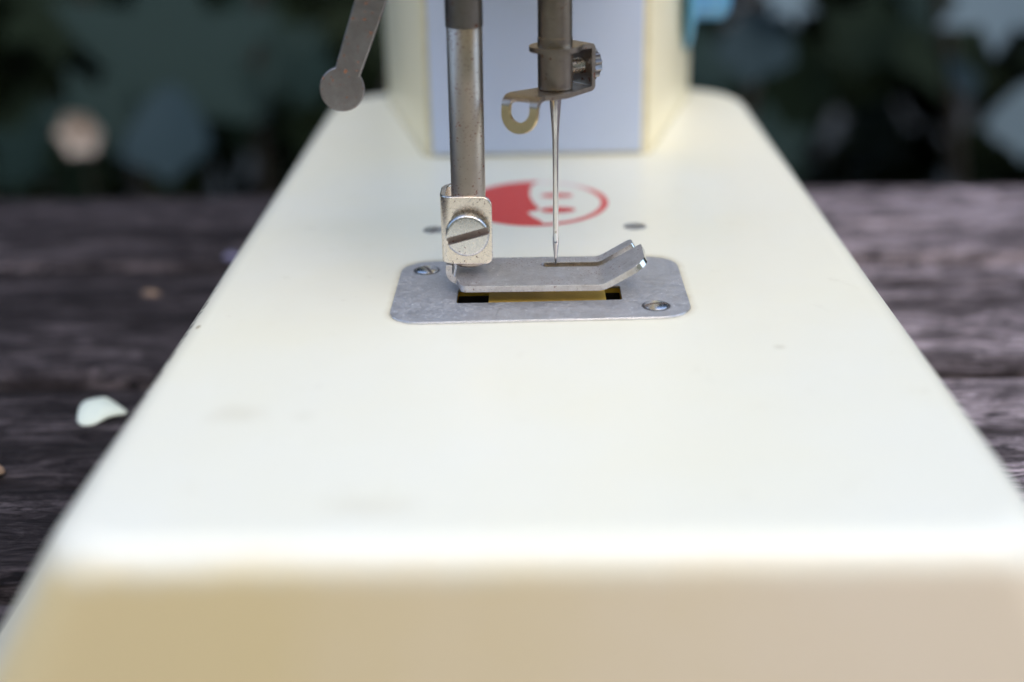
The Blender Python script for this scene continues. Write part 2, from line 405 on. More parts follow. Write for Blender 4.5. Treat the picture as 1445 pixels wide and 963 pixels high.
for x in (-330, 330):
    for y in (-60, 260):
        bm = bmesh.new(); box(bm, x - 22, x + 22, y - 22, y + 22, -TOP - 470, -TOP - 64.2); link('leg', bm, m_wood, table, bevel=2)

# ground: one sheet out to the horizon
m_soil, _nt, _b = new_mat('dark_garden_soil'); _v = coords(_nt, (1, 1, 1))
_c = mix(_nt, ramp(_nt, noise_(_nt, _v, 9, 8, .7), [(.35, 0), (.7, 1)]), (.018, .013, .009), (.045, .034, .022))
_nt.links.new(_c, _b.inputs['Base Color']); _b.inputs['Roughness'].default_value = .95; bump(_nt, _b, noise_(_nt, _v, 30, 6, .7), .8, .01)
bm = bmesh.new(); n = 48; gv = {}
for i in range(n + 1):
    for j in range(n + 1):
        a, b2 = (i / n * 2 - 1), (j / n * 2 - 1); x, y = 25 * a * abs(a) ** 1.5, 25 * b2 * abs(b2) ** 1.5
        gv[i, j] = bm.verts.new((x, y, -.47 + (.02 * noise.noise(Vector((x * 2, y * 2, 0))) if max(abs(x), abs(y)) > .6 else -.012)))
for i in range(n):
    for j in range(n): bm.faces.new((gv[i, j], gv[i + 1, j], gv[i + 1, j + 1], gv[i, j + 1]))
tag(link('ground', bm, m_soil, conv=False), kind='structure')

# ================================================================== SEWING MACHINE
mach = empty('sewing_machine', (0, .19, 0))
tag(mach, 'cream plastic toy sewing machine with pale blue column panel and steel presser foot', 'sewing machine')

# ---- base (bed) with the opening under the needle plate
rad = 4.2
XC, YFR, YRE = 42.8, 97.4, 286.0
def dxz(z):
    z = -z; e = rad * (1 - math.cos(R(56.6)))
    return math.sqrt(max(0, rad ** 2 - (rad - z) ** 2)) if z < e else rad * math.sin(R(56.6)) + .66 * (z - e)
def dyz(z):
    z = -z
    q = 4.2
    return math.sqrt(max(0, q ** 2 - (q - z) ** 2)) if z < q else q + .10 * (z - q)
def ring(z, ex=0):
    dx, dy = dxz(z) + ex, dyz(z) + ex
    return [(p[0], p[1], z) for p in rrect(-XC - dx, XC + dx, YFR - dy, YRE + dy, 4.0 + dy * .75 + .2 * max(0, -z - 4), 10, 12 + dy)]
bm = bmesh.new()
lv = [-25.2, -22, -17, -12, -8, -6, -5, -4.2, -3.4, -2.7, -2.1, -1.89, -1.5, -1.1, -.8, -.55, -.35, -.2, -.1, -.035, -.006, 0]
low = [(p[0], p[1], -27.4) for p in ring(-25.2, .9)]; low2 = [(p[0], p[1], -25.6) for p in ring(-25.2, .9)]
vr = loft(bm, [low, low2] + [ring(z) for z in lv], cap0=True, cap1=False)
hole = [(p[0], p[1] + p[0] * .027, 0) for p in rrect(-11.9, 11.5, 151.8, 159.6, .6, 2)]
hv = [bm.verts.new(p) for p in hole]
ed = [bm.edges.get((vr[-1][i], vr[-1][(i + 1) % len(vr[-1])])) for i in range(len(vr[-1]))]
ed += [bm.edges.new((hv[i], hv[(i + 1) % len(hv)])) for i in range(len(hv))]
bmesh.ops.triangle_fill(bm, edges=ed, use_beauty=True)
hl = [bm.verts.new((v.co.x, v.co.y, -9)) for v in hv]
for i in range(len(hv)): bm.faces.new((hv[i], hv[(i + 1) % len(hv)], hl[(i + 1) % len(hv)], hl[i]))
bm.faces.new(hl)
base = link('bed', bm, m_cream, mach, ang=30)

# ---- needle plate
KP = .9955                                         # plan size of the plate at its top, 0.3 mm above the bed
def skew(p): return (p[0] * KP, (p[1] + p[0] * .027) * KP)
plate_out = [skew(p) for p in rrect(-19.7, 19.6, 146.6, 170.0, 4.2, 8)]
slot = [skew(p) for p in rrect(-11.15, 10.8, 153.15, 158.3, .35, 2)]
bm = sheet(flat(plate_out, [slot[::-1]]), lambda x, y, w_: (x, y, -.10 + w_), .38)
plate = link('needle_plate', bm, m_plate, mach, bevel=.12, seg=3)
# brass lining of the slot, feed dog
bm = bmesh.new()
for x0, x1, y0, y1 in ((-11.6, -11.17, 153.2, 158.2), (10.82, 11.25, 153.2, 158.2), (-11.6, 11.25, 158.33, 158.75), (-11.6, 11.25, 152.7, 153.12)):
    v = [bm.verts.new((*skew((x, y)), z)) for z in (-.75, -.12) for x, y in ((x0, y0), (x1, y0), (x1, y1), (x0, y1))]
    for q in ((3, 2, 1, 0), (4, 5, 6, 7), (0, 1, 5, 4), (1, 2, 6, 5), (2, 3, 7, 6), (3, 0, 4, 7)): bm.faces.new([v[i] for i in q])
link('slot_liner', bm, m_brass, plate)
bm = bmesh.new()
for x0, x1, y0, y1 in ((-11.6, -11.17, 153.2, 158.2), (10.82, 11.25, 153.2, 158.2), (-11.6, 11.25, 158.33, 158.75), (-11.6, 11.25, 152.7, 153.12)):
    v = [bm.verts.new((*skew((x, y)), z)) for z in (-6, -.78) for x, y in ((x0, y0), (x1, y0), (x1, y1), (x0, y1))]
    for q in ((3, 2, 1, 0), (4, 5, 6, 7), (0, 1, 5, 4), (1, 2, 6, 5), (2, 3, 7, 6), (3, 0, 4, 7)): bm.faces.new([v[i] for i in q])
link('slot_well', bm, m_slot, plate)
bm = bmesh.new(); v = [bm.verts.new((*skew((x, y)), z)) for z in (-6.2, -6.0) for x, y in ((-11.1, 153.2), (10.7, 153.2), (10.7, 158.2), (-11.1, 158.2))]
for q in ((3, 2, 1, 0), (4, 5, 6, 7), (0, 1, 5, 4), (1, 2, 6, 5), (2, 3, 7, 6), (3, 0, 4, 7)): bm.faces.new([v[i] for i in q])
link('slot_floor', bm, m_slot, plate)
bm = bmesh.new(); v = [bm.verts.new((*skew((x, y)), z)) for z in (-5.9, .10) for x, y in ((-6.95, 153.2), (8.75, 153.2), (8.75, 157.6), (-6.95, 157.6))]
for q in ((3, 2, 1, 0), (4, 5, 6, 7), (0, 1, 5, 4), (1, 2, 6, 5), (2, 3, 7, 6), (3, 0, 4, 7)): bm.faces.new([v[i] for i in q])
link('feed_bar', bm, m_brass, mach, bevel=.12)

# ---- slotted screws lying in the plate and the bed
def flat_screw(x, y, z, r, dome, parent, mat, ang, name='screw', slotw=.42):
    bm = bmesh.new(); prof = [(-.02, r)] + [(dome * math.sin(R(a)) + .02, r * math.cos(R(a)) ** .8) for a in range(12, 85, 12)]
    lathe(bm, (x, y, z), (0, 0, 1), prof, 36)
    o = link(name, bm, mat, parent, ang=40)
    c = bmesh.new(); box(c, x - r * 1.3, x + r * 1.3, y - slotw / 2, y + slotw / 2, z + dome * .30, z + dome + 1, ang, (x, y, z))
    cut(o, [link('cutter', c, mat, parent, ang=40)], m_grime)
    return o
def countersink(x, y, z, r, parent, mat):
    bm = bmesh.new(); lathe(bm, (x, y, z), (0, 0, 1), [(.0, r + .32), (.035, r + .26), (.03, r + .12), (.012, r + .02)], 36, cap0=False, cap1=False)
    link('countersink', bm, mat, parent, ang=60)
for x, y, a in ((15.0, 151.0, 12), (-16.0, 165.7, -62)):
    flat_screw(x, y - .7, .28, 1.6, .34, plate, m_screwd, a, slotw=.40); countersink(x, y - .7, .285, 1.55, plate, m_rim)
for x, y, a in ((14.9, 184.5, 20), (-16.3, 184.1, 75)):
    flat_screw(x, y, .0, 1.8, .12, base, m_darkscrew, a, slotw=.5)

# ---- red round print on the bed: a ring, a filled side with a fringe and two oval dots
LX, LY, RX, RY = -.4, 198.0, 11.9, 12.7
def disc_pt(a, k=1.0): return (LX + RX * k * math.cos(a), LY + RY * k * math.sin(a))
emb = bmesh.new()
def patch(bm, pts, z=.03):
    v = [bm.verts.new((x, y, z)) for x, y in pts]
    ed = [bm.edges.new((v[i], v[(i + 1) % len(v)])) for i in range(len(v))]
    bmesh.ops.triangle_fill(bm, edges=ed, use_beauty=True)
    for fc in bm.faces: fc.smooth = False
a1 = math.acos((.6 - LX) / RX)                                     # filled part: everything left of the fringe
arc = [disc_pt(a) for a in np.linspace(a1 + .02, 2 * math.pi - a1 - .02, 60)]
fringe = [(.6, 187.4), (-1.1, 190.4), (-1.9, 192.6), (-.2, 193.6), (.1, 194.8), (-.9, 198.2), (-1.5, 202.0), (-1.4, 206.0), (-1.0, 208.8)]
patch(emb, arc + fringe)
for cx, cy, rx, ry in ((3.1, 201.9, 2.75, 1.25), (3.1, 193.7, 2.85, 1.6)):
    patch(emb, [(cx + rx * math.cos(a), cy + ry * math.sin(a)) for a in np.linspace(0, 2 * math.pi, 33)[:-1]])
eo = link('emblem', emb, m_print, base, weld=False)
tag(eo, 'round red printed emblem with a half filled face and two oval dots')
bm = bmesh.new(); A = np.linspace(-a1 - .05, a1 + .05, 50)
for a, b2 in zip(A, A[1:]):
    bm.faces.new([bm.verts.new((*p, .034)) for p in (disc_pt(a, .90), disc_pt(a), disc_pt(b2), disc_pt(b2, .90))])
link('emblem_ring', bm, m_print_worn, base)

# ---- column: a body with slanting cream cheeks and a pale blue front panel
bm = bmesh.new()
def col_ring(z, g=0):
    return [(x, y, z) for x, y in ((-20.4 - g, 228.9 - g), (20.4 + g, 228.9 - g), (21.2 + g, 229.8), (34.2 + g, 280), (34.0, 286.5), (32, 288.3), (-32, 288.3), (-33.4, 286.5), (-33.6 - g, 280), (-21.2 - g, 229.8))]
loft(bm, [col_ring(-.3, .5), col_ring(.35, .4), col_ring(.7), col_ring(76)], True, True)
column = link('column', bm, m_cream2, mach, bevel=.8, seg=3)
bm = bmesh.new(); box(bm, -19.7, 19.4, 227.9, 229.1, .5, 43.6); link('column_panel', bm, m_panel, column, bevel=.3)
# ---- arm over the bed (above the frame)
bm = bmesh.new()
loft(bm, [[(x * s, y, z * s2 + (1 - s2) * 60) for x, z in [(p[0], p[1]) for p in rrect(-18, 18, 44, 76, 5, 5)]] for y, s, s2 in ((139, .9, .9), (140, .97, .97), (142, 1, 1), (231, 1, 1))], True, True)
link('arm', bm, m_cream2, mach, ang=40)
# ---- hand wheel on the far side of the column
bm = bmesh.new(); lathe(bm, (31.6, 275, 28), (1, 0, 0), [(0, 16), (.5, 16.7), (1.2, 16.5), (1.9, 13)], 48)
hw = link('hand_wheel', bm, m_blue, mach, ang=40)
bm = bmesh.new(); lathe(bm, (33.6, 275, 25.6), (1, 0, 0), [(0, 8.2), (6.6, 8.2), (7.6, 7.2)], 40, teeth=(20, .35, 0, 6)); link('wheel_hub', bm, m_blue, hw, ang=40)

# ---- presser bar with its dark upper sleeve
bm = bmesh.new(); lathe(bm, (-9.46, 158.3, 3.75), (.009, 0, 1), [(0, 2.0), (.25, 2.27), (31.25, 2.27), (31.4, 2.15)], 48)
pb = link('presser_bar', bm, m_steel, mach, ang=40)
bm = bmesh.new(); lathe(bm, (-9.46 + .0306 * 9, 158.3, 35.15), (.009, 0, 1), [(0, 2.3), (.05, 2.38), (18, 2.38)], 48)
link('sleeve', bm, m_sleeve, pb, ang=40)

# ---- clamp bracket wrapped round the presser bar
th = .75
fn, st = path_map([('L', 2.6), ('A', 2.0, -90), ('L', 2.7), ('A', 1.1, -90), ('L', 5.0)])
# development: u runs from the rear plate (hidden) round the left cheek to the front plate
tot = 2.6 + math.pi + 2.7 + 1.1 * math.pi / 2 + 5.0
out = rrect(0, tot, 4.45, 13.75, .5, 4); 
def corner_round(x0, x1, z0, z1, r_left, r_lo, r_hi, n=6):
    pts = []
    for cx, cz, a0, r in ((x1 - r_lo, z0 + r_lo, -90, r_lo), (x1 - r_hi, z1 - r_hi, 0, r_hi), (x0 + r_left, z1 - r_left, 90, r_left), (x0 + r_left, z0 + r_left, 180, r_left)):
        for i in range(n + 1): a = R(a0 + 90 * i / n); pts.append((cx + r * math.cos(a), cz + r * math.sin(a)))
    return pts
out = corner_round(0, tot, 4.45, 13.75, .5, 1.0, 1.35)
def clamp_map(u, v, w_):
    # walk: starts at the rear right, goes left, turns to the camera, turns right along the front
    segs = [('L', 2.6), ('A', 2.0, 90), ('L', 2.7), ('A', 1.1, 90), ('L', 9)]
    p, nrm = path_map(segs)[0](u, start=(-7.75, 162.1), head=180)
    q = p - nrm * w_
    return (q.x, q.y, v)
_, st = path_map([('L', 2.6), ('A', 2.0, 90), ('L', 2.7), ('A', 1.1, 90)])
bm = sheet(flat(out, cuts=[((s, 0), (1, 0)) for s in st]), clamp_map, th)
clamp = link('foot_clamp', bm, m_clamp, mach, bevel=.20, seg=3)

# ---- knurled clamp screw facing the camera
SX, SZ = -9.45, 9.1
bm = bmesh.new(); yf = 154.9
lathe(bm, (SX, yf + .9, SZ), (0, -1, 0), [(0, 1.3), (.86, 1.3), (.87, 2.5), (.95, 2.88), (1.75, 2.88), (1.8, 2.86), (2.15, 2.84), (2.32, 2.76), (2.43, 2.62), (2.46, 2.4)], 144, teeth=(36, .17, .9, 1.77))
scw = link('clamp_screw', bm, m_screw, clamp, ang=32)
c = bmesh.new(); box(c, SX - 4, SX + 4, yf + .9 - 3.2, yf + .9 - 1.62, SZ - .5, SZ + .5, 0, (SX, yf, SZ), roty=-15)
cut(scw, [link('cutter', c, m_screw, clamp)], m_grime)

# ---- presser foot: cheek, curl and flat sole with an upturned forked toe
FT = .82
segs = [('L', .9), ('A', 1.75, 68), ('A', .9, 22), ('L', 18.6), ('A', 3.2, 30), ('L', 5.75)]
ffn, fst = path_map(segs)
L_curl = .9 + 1.75 * R(68) + .9 * R(22)
def foot_map(u, v, w_):
    p, nrm = ffn(u, start=(-12.55, 4.42), head=-90)
    q = p + nrm * w_
    return (q.x, v, q.y)
p_end, _ = ffn(L_curl, start=(-12.55, 4.42), head=-90); FOOT_X, FOOT_Z = p_end.x, p_end.y
u_of = lambda x: L_curl + (x - FOOT_X)
U_toe = sum(g[1] if g[0] == 'L' else g[1] * R(abs(g[2])) for g in segs)
YF, YR = 152.0, 163.3
sl0, sl1 = 159.2, 161.0
def arcpts(cx, cy, r, a0, a1, n=6): return [(cx + r * math.cos(R(a0 + (a1 - a0) * i / n)), cy + r * math.sin(R(a0 + (a1 - a0) * i / n))) for i in range(n + 1)]
out = [(0, 155.3)]
us = u_of(-10.6)
out += [(us - .9, 155.3)] + [(us - .5, 154.9)] + arcpts(us + .9, YF + .9, .9, 180, 270)
out += arcpts(U_toe - 2.2, YF + 2.2, 2.2, -90, 0, 8) + arcpts(U_toe - .5, sl0 - .5, .5, 0, 90, 4)
out += arcpts(u_of(1.0), (sl0 + sl1) / 2, (sl1 - sl0) / 2, 270, 90, 8)
out += arcpts(U_toe - 1.15 - .5, sl1 + .5, .5, -90, 0, 4) + arcpts(U_toe - 1.15 - 1.1, YR - 1.1, 1.1, 0, 90, 6)
out += arcpts(us + .9, YR - .9, .9, 90, 180) + [(us - .5, 161.6), (us - .9, 161.2), (0, 161.2)]
bm = sheet(flat(out, cuts=[((s, 0), (1, 0)) for s in fst[:-1]]), foot_map, FT)
foot = link('presser_foot', bm, m_foot, mach, bevel=.20, seg=3)
# ---- needle bar, thread guide clamp, loop, screw and needle
BX, BY, ZP = 2.23, 160.3, 26.7
bm = bmesh.new(); lathe(bm, (BX, BY, ZP + .03), (0, 0, 1), [(0, 2.12), (.12, 2.26), (6.6, 2.26), (6.65, 2.2), (28, 2.2)], 48)
nb = link('needle_bar', bm, m_dark, mach, ang=40)
gt = .62
aA = R(41); nA = Vector((math.cos(aA), math.sin(aA))); tA = Vector((-nA.y, nA.x)); dA0 = 4.2
nB = Vector((-.50, -.866)).normalized(); tB = Vector((-nB.y, nB.x)); pB = Vector((-3.9, -3.75))
rb = .75; Lr = rb * math.pi / 2; HW = 6.15 - rb * 2
def guide_map(x, y, w_):
    p = Vector((x, y)); dA = p.dot(nA) - dA0; dB = (p - pB).dot(nB)
    if dA > 0:
        t = p.dot(tA)
        q, nr = path_map([('A', rb, 90), ('L', HW), ('A', rb, 90), ('L', 50)])[0](dA)
        q = q + nr * (w_ - 0)                      # w_ measured towards the inside (up / towards the bar / down)
        pos = nA * (dA0 + q.x) + tA * t; z = q.y
    elif dB > 0:
        q, nr = path_map([('A', .9, -80), ('L', 50)])[0](dB)
        q = q + nr * w_; t = (p - pB).dot(tB)
        pos = pB + nB * q.x + tB * t; z = q.y
    else: pos = p; z = w_
    return (BX + pos.x, BY + pos.y, ZP - gt + z)
hw_ = 2.3
def A2(d_, t): v = nA * (dA0 + d_) + tA * t; return (v.x, v.y)
def B2(d_, t): v = pB + nB * d_ + tB * t; return (v.x, v.y)
sR = Lr + HW + Lr + dA0                       # development distance of the ring centre
ring_pts = [A2(sR - 3.35 * math.cos(a), 3.35 * math.sin(a)) for a in np.linspace(-math.pi + 2.45 + .0, math.pi - 2.45, 3)]
rr_ = []
a0 = .78
for a in np.linspace(-(math.pi - a0), math.pi - a0, 25): rr_.append(A2(sR + 3.35 * math.cos(a), 3.35 * math.sin(a)))
loopw = 2.6
lp = [B2(2.0 + loopw * math.sin(a), -loopw * math.cos(a)) for a in np.linspace(0, math.pi, 17)]
out = [A2(0, -hw_), A2(sR - 3.35 * math.cos(a0) - .9, -hw_)] + rr_ + [A2(sR - 3.35 * math.cos(a0) - .9, hw_), A2(0, hw_)]
out += [(.6, 2.95), (-1.2, 2.2), (-2.6, .6), B2(-1.0, loopw + .1)] + lp[::-1] if (B2(0, 1)[0] < B2(0, -1)[0]) else [(.6, 2.95), (-1.2, 2.2), (-2.6, .6), B2(-1.0, -loopw - .1)] + lp
last = B2(-.6, -loopw) if (B2(0, 1)[0] < B2(0, -1)[0]) else B2(-.6, loopw)
out += [last, (-.1, -4.15), (1.6, -3.2)]
hole1 = [A2(sR + 2.3 * math.cos(a), 2.3 * math.sin(a)) for a in np.linspace(0, 2 * math.pi, 33)[:-1]]
hole2 = [B2(1.75 + (1.45 * math.sin(a) if math.sin(a) > 0 else -1.2 * abs(math.sin(a)) ** .45), 1.5 * math.copysign(abs(math.cos(a)) ** (1 if math.sin(a) > 0 else .55), math.cos(a))) for a in np.linspace(0, 2 * math.pi, 25)[:-1]]
hole3 = [A2(Lr + HW / 2 + 1.1 * math.cos(a), 1.1 * math.sin(a)) for a in np.linspace(0, 2 * math.pi, 17)[:-1]]
_, sA = path_map([('A', rb, 90), ('L', HW), ('A', rb, 90)]); _, sB = path_map([('A', .9, -80)])
cuts = [(A2(s, 0), tuple(nA)) for s in [0] + sA] + [(B2(s, 0), tuple(nB)) for s in [0] + sB]
bm = sheet(flat(out, [hole1, hole2, hole3], cuts), guide_map, gt)
guide = link('thread_guide', bm, m_dark, mach, bevel=.13, seg=2)
guide.data.materials.append(m_loop)
for p in guide.data.polygons:                      # the hanging eye has the bed's warm reflection painted into its colour
    c3 = p.center + guide.data.vertices[0].co * 0
    x, y, z = (c3.x * 1000 - BX, c3.y * 1000 + 190 - BY, c3.z * 1000 - TOP)
    if z < ZP - 1.15 and (Vector((x, y)) - pB).dot(nB) > .2: p.material_index = 1
bm = bmesh.new()
wc = nA * (dA0 + rb + .01); zc = ZP - gt + rb + HW / 2
lathe(bm, (BX + wc.x, BY + wc.y, zc), (nA.x, nA.y, 0), [(0, 2.0), (.1, 2.35), (1.25, 2.35), (1.45, 2.0)], 60, teeth=(14, .35, .05, 1.3))
gs = link('guide_screw', bm, m_sleeve, guide, ang=30)
bm = bmesh.new(); prof = [(0, .7)]
for k in range(9): prof += [(.15 + k * .3, .98), (.30 + k * .3, .8)]
lathe(bm, (BX + nA.x * 1.9, BY + nA.y * 1.9, zc), (nA.x, nA.y, 0), prof, 24); link('thread', bm, m_screw, gs, ang=60)

bm = bmesh.new()
prof = [(0, .02), (.5, .13), (1.4, .26), (2.3, .35), (3.2, .43), (4.0, .43), (4.8, .40), (5.6, .385), (14.5, .40), (17.4, .43), (19.2, .52), (21.2, .68), (23.2, .80), (24.3, .82)]
prof = [(a, b2 * .98) for a, b2 in prof]
lathe(bm, (2.16, 160.3, 2.45), (.003, 0, 1), prof, 32)
nd = link('needle', bm, m_needle, mach, ang=50)
c = bmesh.new(); z0 = 2.45
loft(c, [[(2.17 + .17 * math.cos(a), y, z0 + 4.0 + (.55 if math.sin(a) > 0 else -.55) + .17 * math.sin(a)) for a in np.linspace(0, 2 * math.pi, 25)[:-1]] for y in (159.5, 161.1)], True, True)
c2 = bmesh.new(); loft(c2, [[(2.17 + .15 * math.cos(a), y, z0 + 6.3 + (1.3 if math.sin(a) > 0 else -1.3) + .15 * math.sin(a)) for a in np.linspace(0, 2 * math.pi, 17)[:-1]] for y in (159.5, 160.1)], True, True)
cut(nd, [link('cutter', c, m_needle, mach), link('cutter', c2, m_needle, mach)])

# ---- flat lever hanging at the left of the head
bm_o = []
cx, cz = -25.05, 27.55
dirv = Vector((4.45, 11.0)).normalized(); sd = Vector((dirv.y, -dirv.x))
rL = 2.85; outl = []
h0 = 1.62; a_off = math.asin(h0 / rL)
ang0 = math.atan2(dirv.y, dirv.x)
for a in np.linspace(ang0 + a_off, ang0 + 2 * math.pi - a_off, 40): outl.append((cx + rL * math.cos(a), cz + rL * math.sin(a)))
e1 = Vector((cx, cz)) + dirv * 28 - sd * 2.35; e2 = Vector((cx, cz)) + dirv * 28 + sd * 2.15
# order: the arc ends on the right-hand side of the bar
outl += [(e2.x, e2.y), (e1.x, e1.y)]
bm = sheet(flat(outl), lambda x, y, w_: (x, 157.6 + w_, y), 1.1)
lever = link('presser_lever', bm, m_lever, mach, bevel=.15)
bm = bmesh.new(); lathe(bm, (-18.6, 158.1, 53.5), (1, 0, 0), [(-.6, 2.6), (0, 2.6), (4, 2.6)], 24)
link('lever_pivot', bm, m_dark, lever, ang=40)

# ================================================================== BITS ON THE TABLE
m_petal, _nt, _b = new_mat('white_petal'); _b.inputs['Base Color'].default_value = (.66, .70, .58, 1); _b.inputs['Roughness'].default_value = .55
m_lilac, _nt, _b = new_mat('lilac_petal'); _b.inputs['Base Color'].default_value = (.24, .22, .34, 1); _b.inputs['Roughness'].default_value = .6
m_tan, _nt, _b = new_mat('dry_husk'); _b.inputs['Base Color'].default_value = (.26, .17, .11, 1); _b.inputs['Roughness'].default_value = .7
def petal(name, outline, mat, loc, label, cat, h=1.2, curl=.25):
    bm = bmesh.new(); n = len(outline); cx_ = sum(p[0] for p in outline) / n; cy_ = sum(p[1] for p in outline) / n
    rg = []
    for k in (1, .93, .7, .4, .12):
        rg.append([(cx_ + (x - cx_) * k, cy_ + (y - cy_) * k, .5 + h * (1 - k ** 2) ** .7 + curl * math.sin(i * 1.3) * k) for i, (x, y) in enumerate(outline)])
    low = [(x, y, z - .45) for x, y, z in rg[0]]
    loft(bm, [low] + rg, True, True)
    for v in bm.verts: v.co = v.co * .001
    o = link(name, bm, mat, None, conv=False, ang=180); o.location = loc; tag(o, label, cat)
    ss = o.modifiers.new('ss', 'SUBSURF'); ss.levels = 2; ss.render_levels = 2
    return o
petal('flower_petal', [(-3.6, 3.2), (-3.4, 1.2), (-3.0, -1.6), (-2.2, -4.4), (-.2, -4.9), (1.6, -4.4), (2.6, -2.6), (4.4, -1.8), (5.2, -.4), (4.0, .9), (2.0, 2.4), (.3, 3.9), (-1.0, 4.2), (-2.2, 4.9)], m_petal, (-.0716, .1790, -.0006), 'small white flower petal lying on the planks at the left', 'petal', 1.5, .42)
petal('lilac_petal', [(-1.6, 1.2), (-1.8, -.6), (-.2, -1.6), (1.6, -1.0), (1.8, .6), (.2, 1.7)], m_lilac, (-.0665, .2535, -.0006), 'tiny lilac petal on the wood beside the far left of the bed', 'petal', .9)
petal('dry_husk', [(-1.9, .6), (-1.2, -1.2), (.6, -1.5), (2.0, -.2), (1.2, 1.2), (-.6, 1.4)], m_tan, (-.0808, .1592, -.0006), 'tan dry husk at the left edge of the picture on the planks', 'husk', 1.4)
petal('wood_chip', [(-2.2, .8), (-1.8, -.8), (.8, -1.2), (2.4, -.1), (1.0, .9)], m_tan, (-.0779, .2318, -.0006), 'small brown wood chip on the dark planks beyond the white petal', 'chip', .8)

# ================================================================== PLANTS BEHIND THE TABLE
def leaf_mat(name, c1, c2, rough=.45):
    m, nt, b = new_mat(name); oi = N(nt, 'ShaderNodeObjectInfo'); v = coords(nt, (1, 1, 1))
    k = math_(nt, 'ADD', math_(nt, 'MULTIPLY', oi.outputs['Random'], .6), math_(nt, 'MULTIPLY', noise_(nt, v, 14, 3), .4))
    nt.links.new(mix(nt, k, c1, c2), b.inputs['Base Color']); b.inputs['Roughness'].default_value = .7; b.inputs['Specular IOR Level'].default_value = .12
    return m
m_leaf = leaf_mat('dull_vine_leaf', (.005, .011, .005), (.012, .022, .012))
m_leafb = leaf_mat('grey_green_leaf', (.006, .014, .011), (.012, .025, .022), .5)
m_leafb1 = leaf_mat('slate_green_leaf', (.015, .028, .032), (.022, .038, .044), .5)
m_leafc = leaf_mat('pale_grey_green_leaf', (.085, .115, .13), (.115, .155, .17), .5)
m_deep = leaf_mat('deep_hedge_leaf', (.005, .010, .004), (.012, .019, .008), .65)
m_stem, _nt, _b = new_mat('vine_stem'); _b.inputs['Base Color'].default_value = (.018, .014, .010, 1)
def lobed(L=1.0, lobes=5, depth=.34):
    """outline of a palmate leaf, stalk at the origin, tip along +Y, unit length"""
    pts = [(0, 0, 0)]
    n = lobes * 4
    for i in range(n + 1):
        a = R(-150 + 300 * i / n); k = 1 - depth * (.5 + .5 * math.cos(lobes * 2 * math.pi * i / n))
        k = 1 - depth * abs(math.cos(math.pi * lobes * i / n)) ** 1.2
        env = .5 * (1 + .25 * math.cos(a))
        x, y = math.sin(a) * k * env, .40 + math.cos(a) * k * env
        pts.append((x, y, .10 * (x * x) * 2 - .12 * (y - .4) ** 2 + .06 * abs(x)))
    return [(x * L, y * L, z * L) for x, y, z in pts]
def leaf_mesh(name, mat, L=1.0, **k):
    p = lobed(L, **k); bm = bmesh.new(); c = bm.verts.new((0, .4 * L, 0)); v = [bm.verts.new(q) for q in p]
    for i in range(len(v)): bm.faces.new((c, v[i], v[(i + 1) % len(v)]))
    for fc in bm.faces: fc.smooth = True
    me = bpy.data.meshes.new(name); bm.to_mesh(me); bm.free(); me.materials.append(mat); return me
rnd = random.Random(7)
vine = empty('leafy_vine', (0, .62, -.47)); tag(vine, 'dark leafy vine with broad blurred lobed leaves behind the table', 'vine')
meshes = [leaf_mesh('leaf', m_leaf), leaf_mesh('leaf', m_leaf, depth=.22, lobes=3), leaf_mesh('leaf', m_leaf, depth=.42)]
def put_leaf(parent, me, p, size, yaw, pitch, roll):
    """leaf facing roughly the light: pitch 90 = blade upright facing the camera"""
    o = bpy.data.objects.new('leaf', me); C.objects.link(o); o.parent = parent
    o.location = Vector(p) - origin(parent)
    o.rotation_euler = (R(pitch), R(roll), R(yaw)); o.scale = (size,) * 3
    return o
# broad pale leaves one can make out (positions in metres)
big = [(-0.175, 0.5815, -0.0676, 0.1132, 15, 65, 5, 0, 0),
       (-0.169, 0.5509, -0.0689, 0.0491, -10, 62, -8, 1, 1),
       (-0.1468, 0.6631, -0.0648, 0.0851, 30, 55, 10, 2, 0),
       (-0.268, 0.6055, -0.0918, 0.062, -25, 50, -10, 0, 0),
       (-0.1252, 0.6324, -0.0543, 0.0439, -30, 60, 10, 2, 0),
       (-0.2715, 0.7067, -0.0442, 0.0809, 35, 60, 10, 2, 2),
       (-0.1936, 0.5619, -0.0586, 0.0496, 40, 58, -12, 0, 0),
       (0.102, 0.5926, -0.0355, 0.0406, -15, 62, 5, 1, 1),
       (0.1232, 0.5918, -0.0086, 0.0366, 30, 50, 0, 0, 3),
       (0.0956, 0.6495, -0.0569, 0.0487, 20, 55, 0, 2, 0),
       (0.2057, 0.5644, -0.0184, 0.0675, -20, 52, 0, 0, 3),
       (0.2099, 0.5953, -0.0437, 0.0238, 40, 50, 0, 1, 1),
       (0.2362, 0.5911, -0.0741, 0.0449, -30, 55, 0, 1, 3),
       (0.1268, 0.6464, -0.102, 0.0538, 10, 50, 10, 0, 0),
       (0.1898, 0.7391, -0.0652, 0.0632, -30, 60, 0, 2, 2),
       (0.2186, 0.6902, -0.0327, 0.0505, 15, 60, 0, 2, 0)]
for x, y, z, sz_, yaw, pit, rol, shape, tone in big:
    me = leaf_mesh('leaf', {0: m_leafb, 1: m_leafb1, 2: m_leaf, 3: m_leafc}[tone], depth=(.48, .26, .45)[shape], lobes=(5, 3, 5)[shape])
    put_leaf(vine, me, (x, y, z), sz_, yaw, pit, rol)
nl = 0
while nl < 210:
    x = rnd.uniform(-.62, .62); y = rnd.uniform(.68, .84); z = rnd.uniform(-.42, .42)
    if -.03 < x < .15 and z < .03 and rnd.random() < .6: nl += 1; continue
    put_leaf(vine, rnd.choice(meshes), (x, y, z), rnd.uniform(.05, .09), rnd.uniform(-180, 180), rnd.uniform(35, 85), rnd.uniform(-30, 30)); nl += 1
bm = bmesh.new()
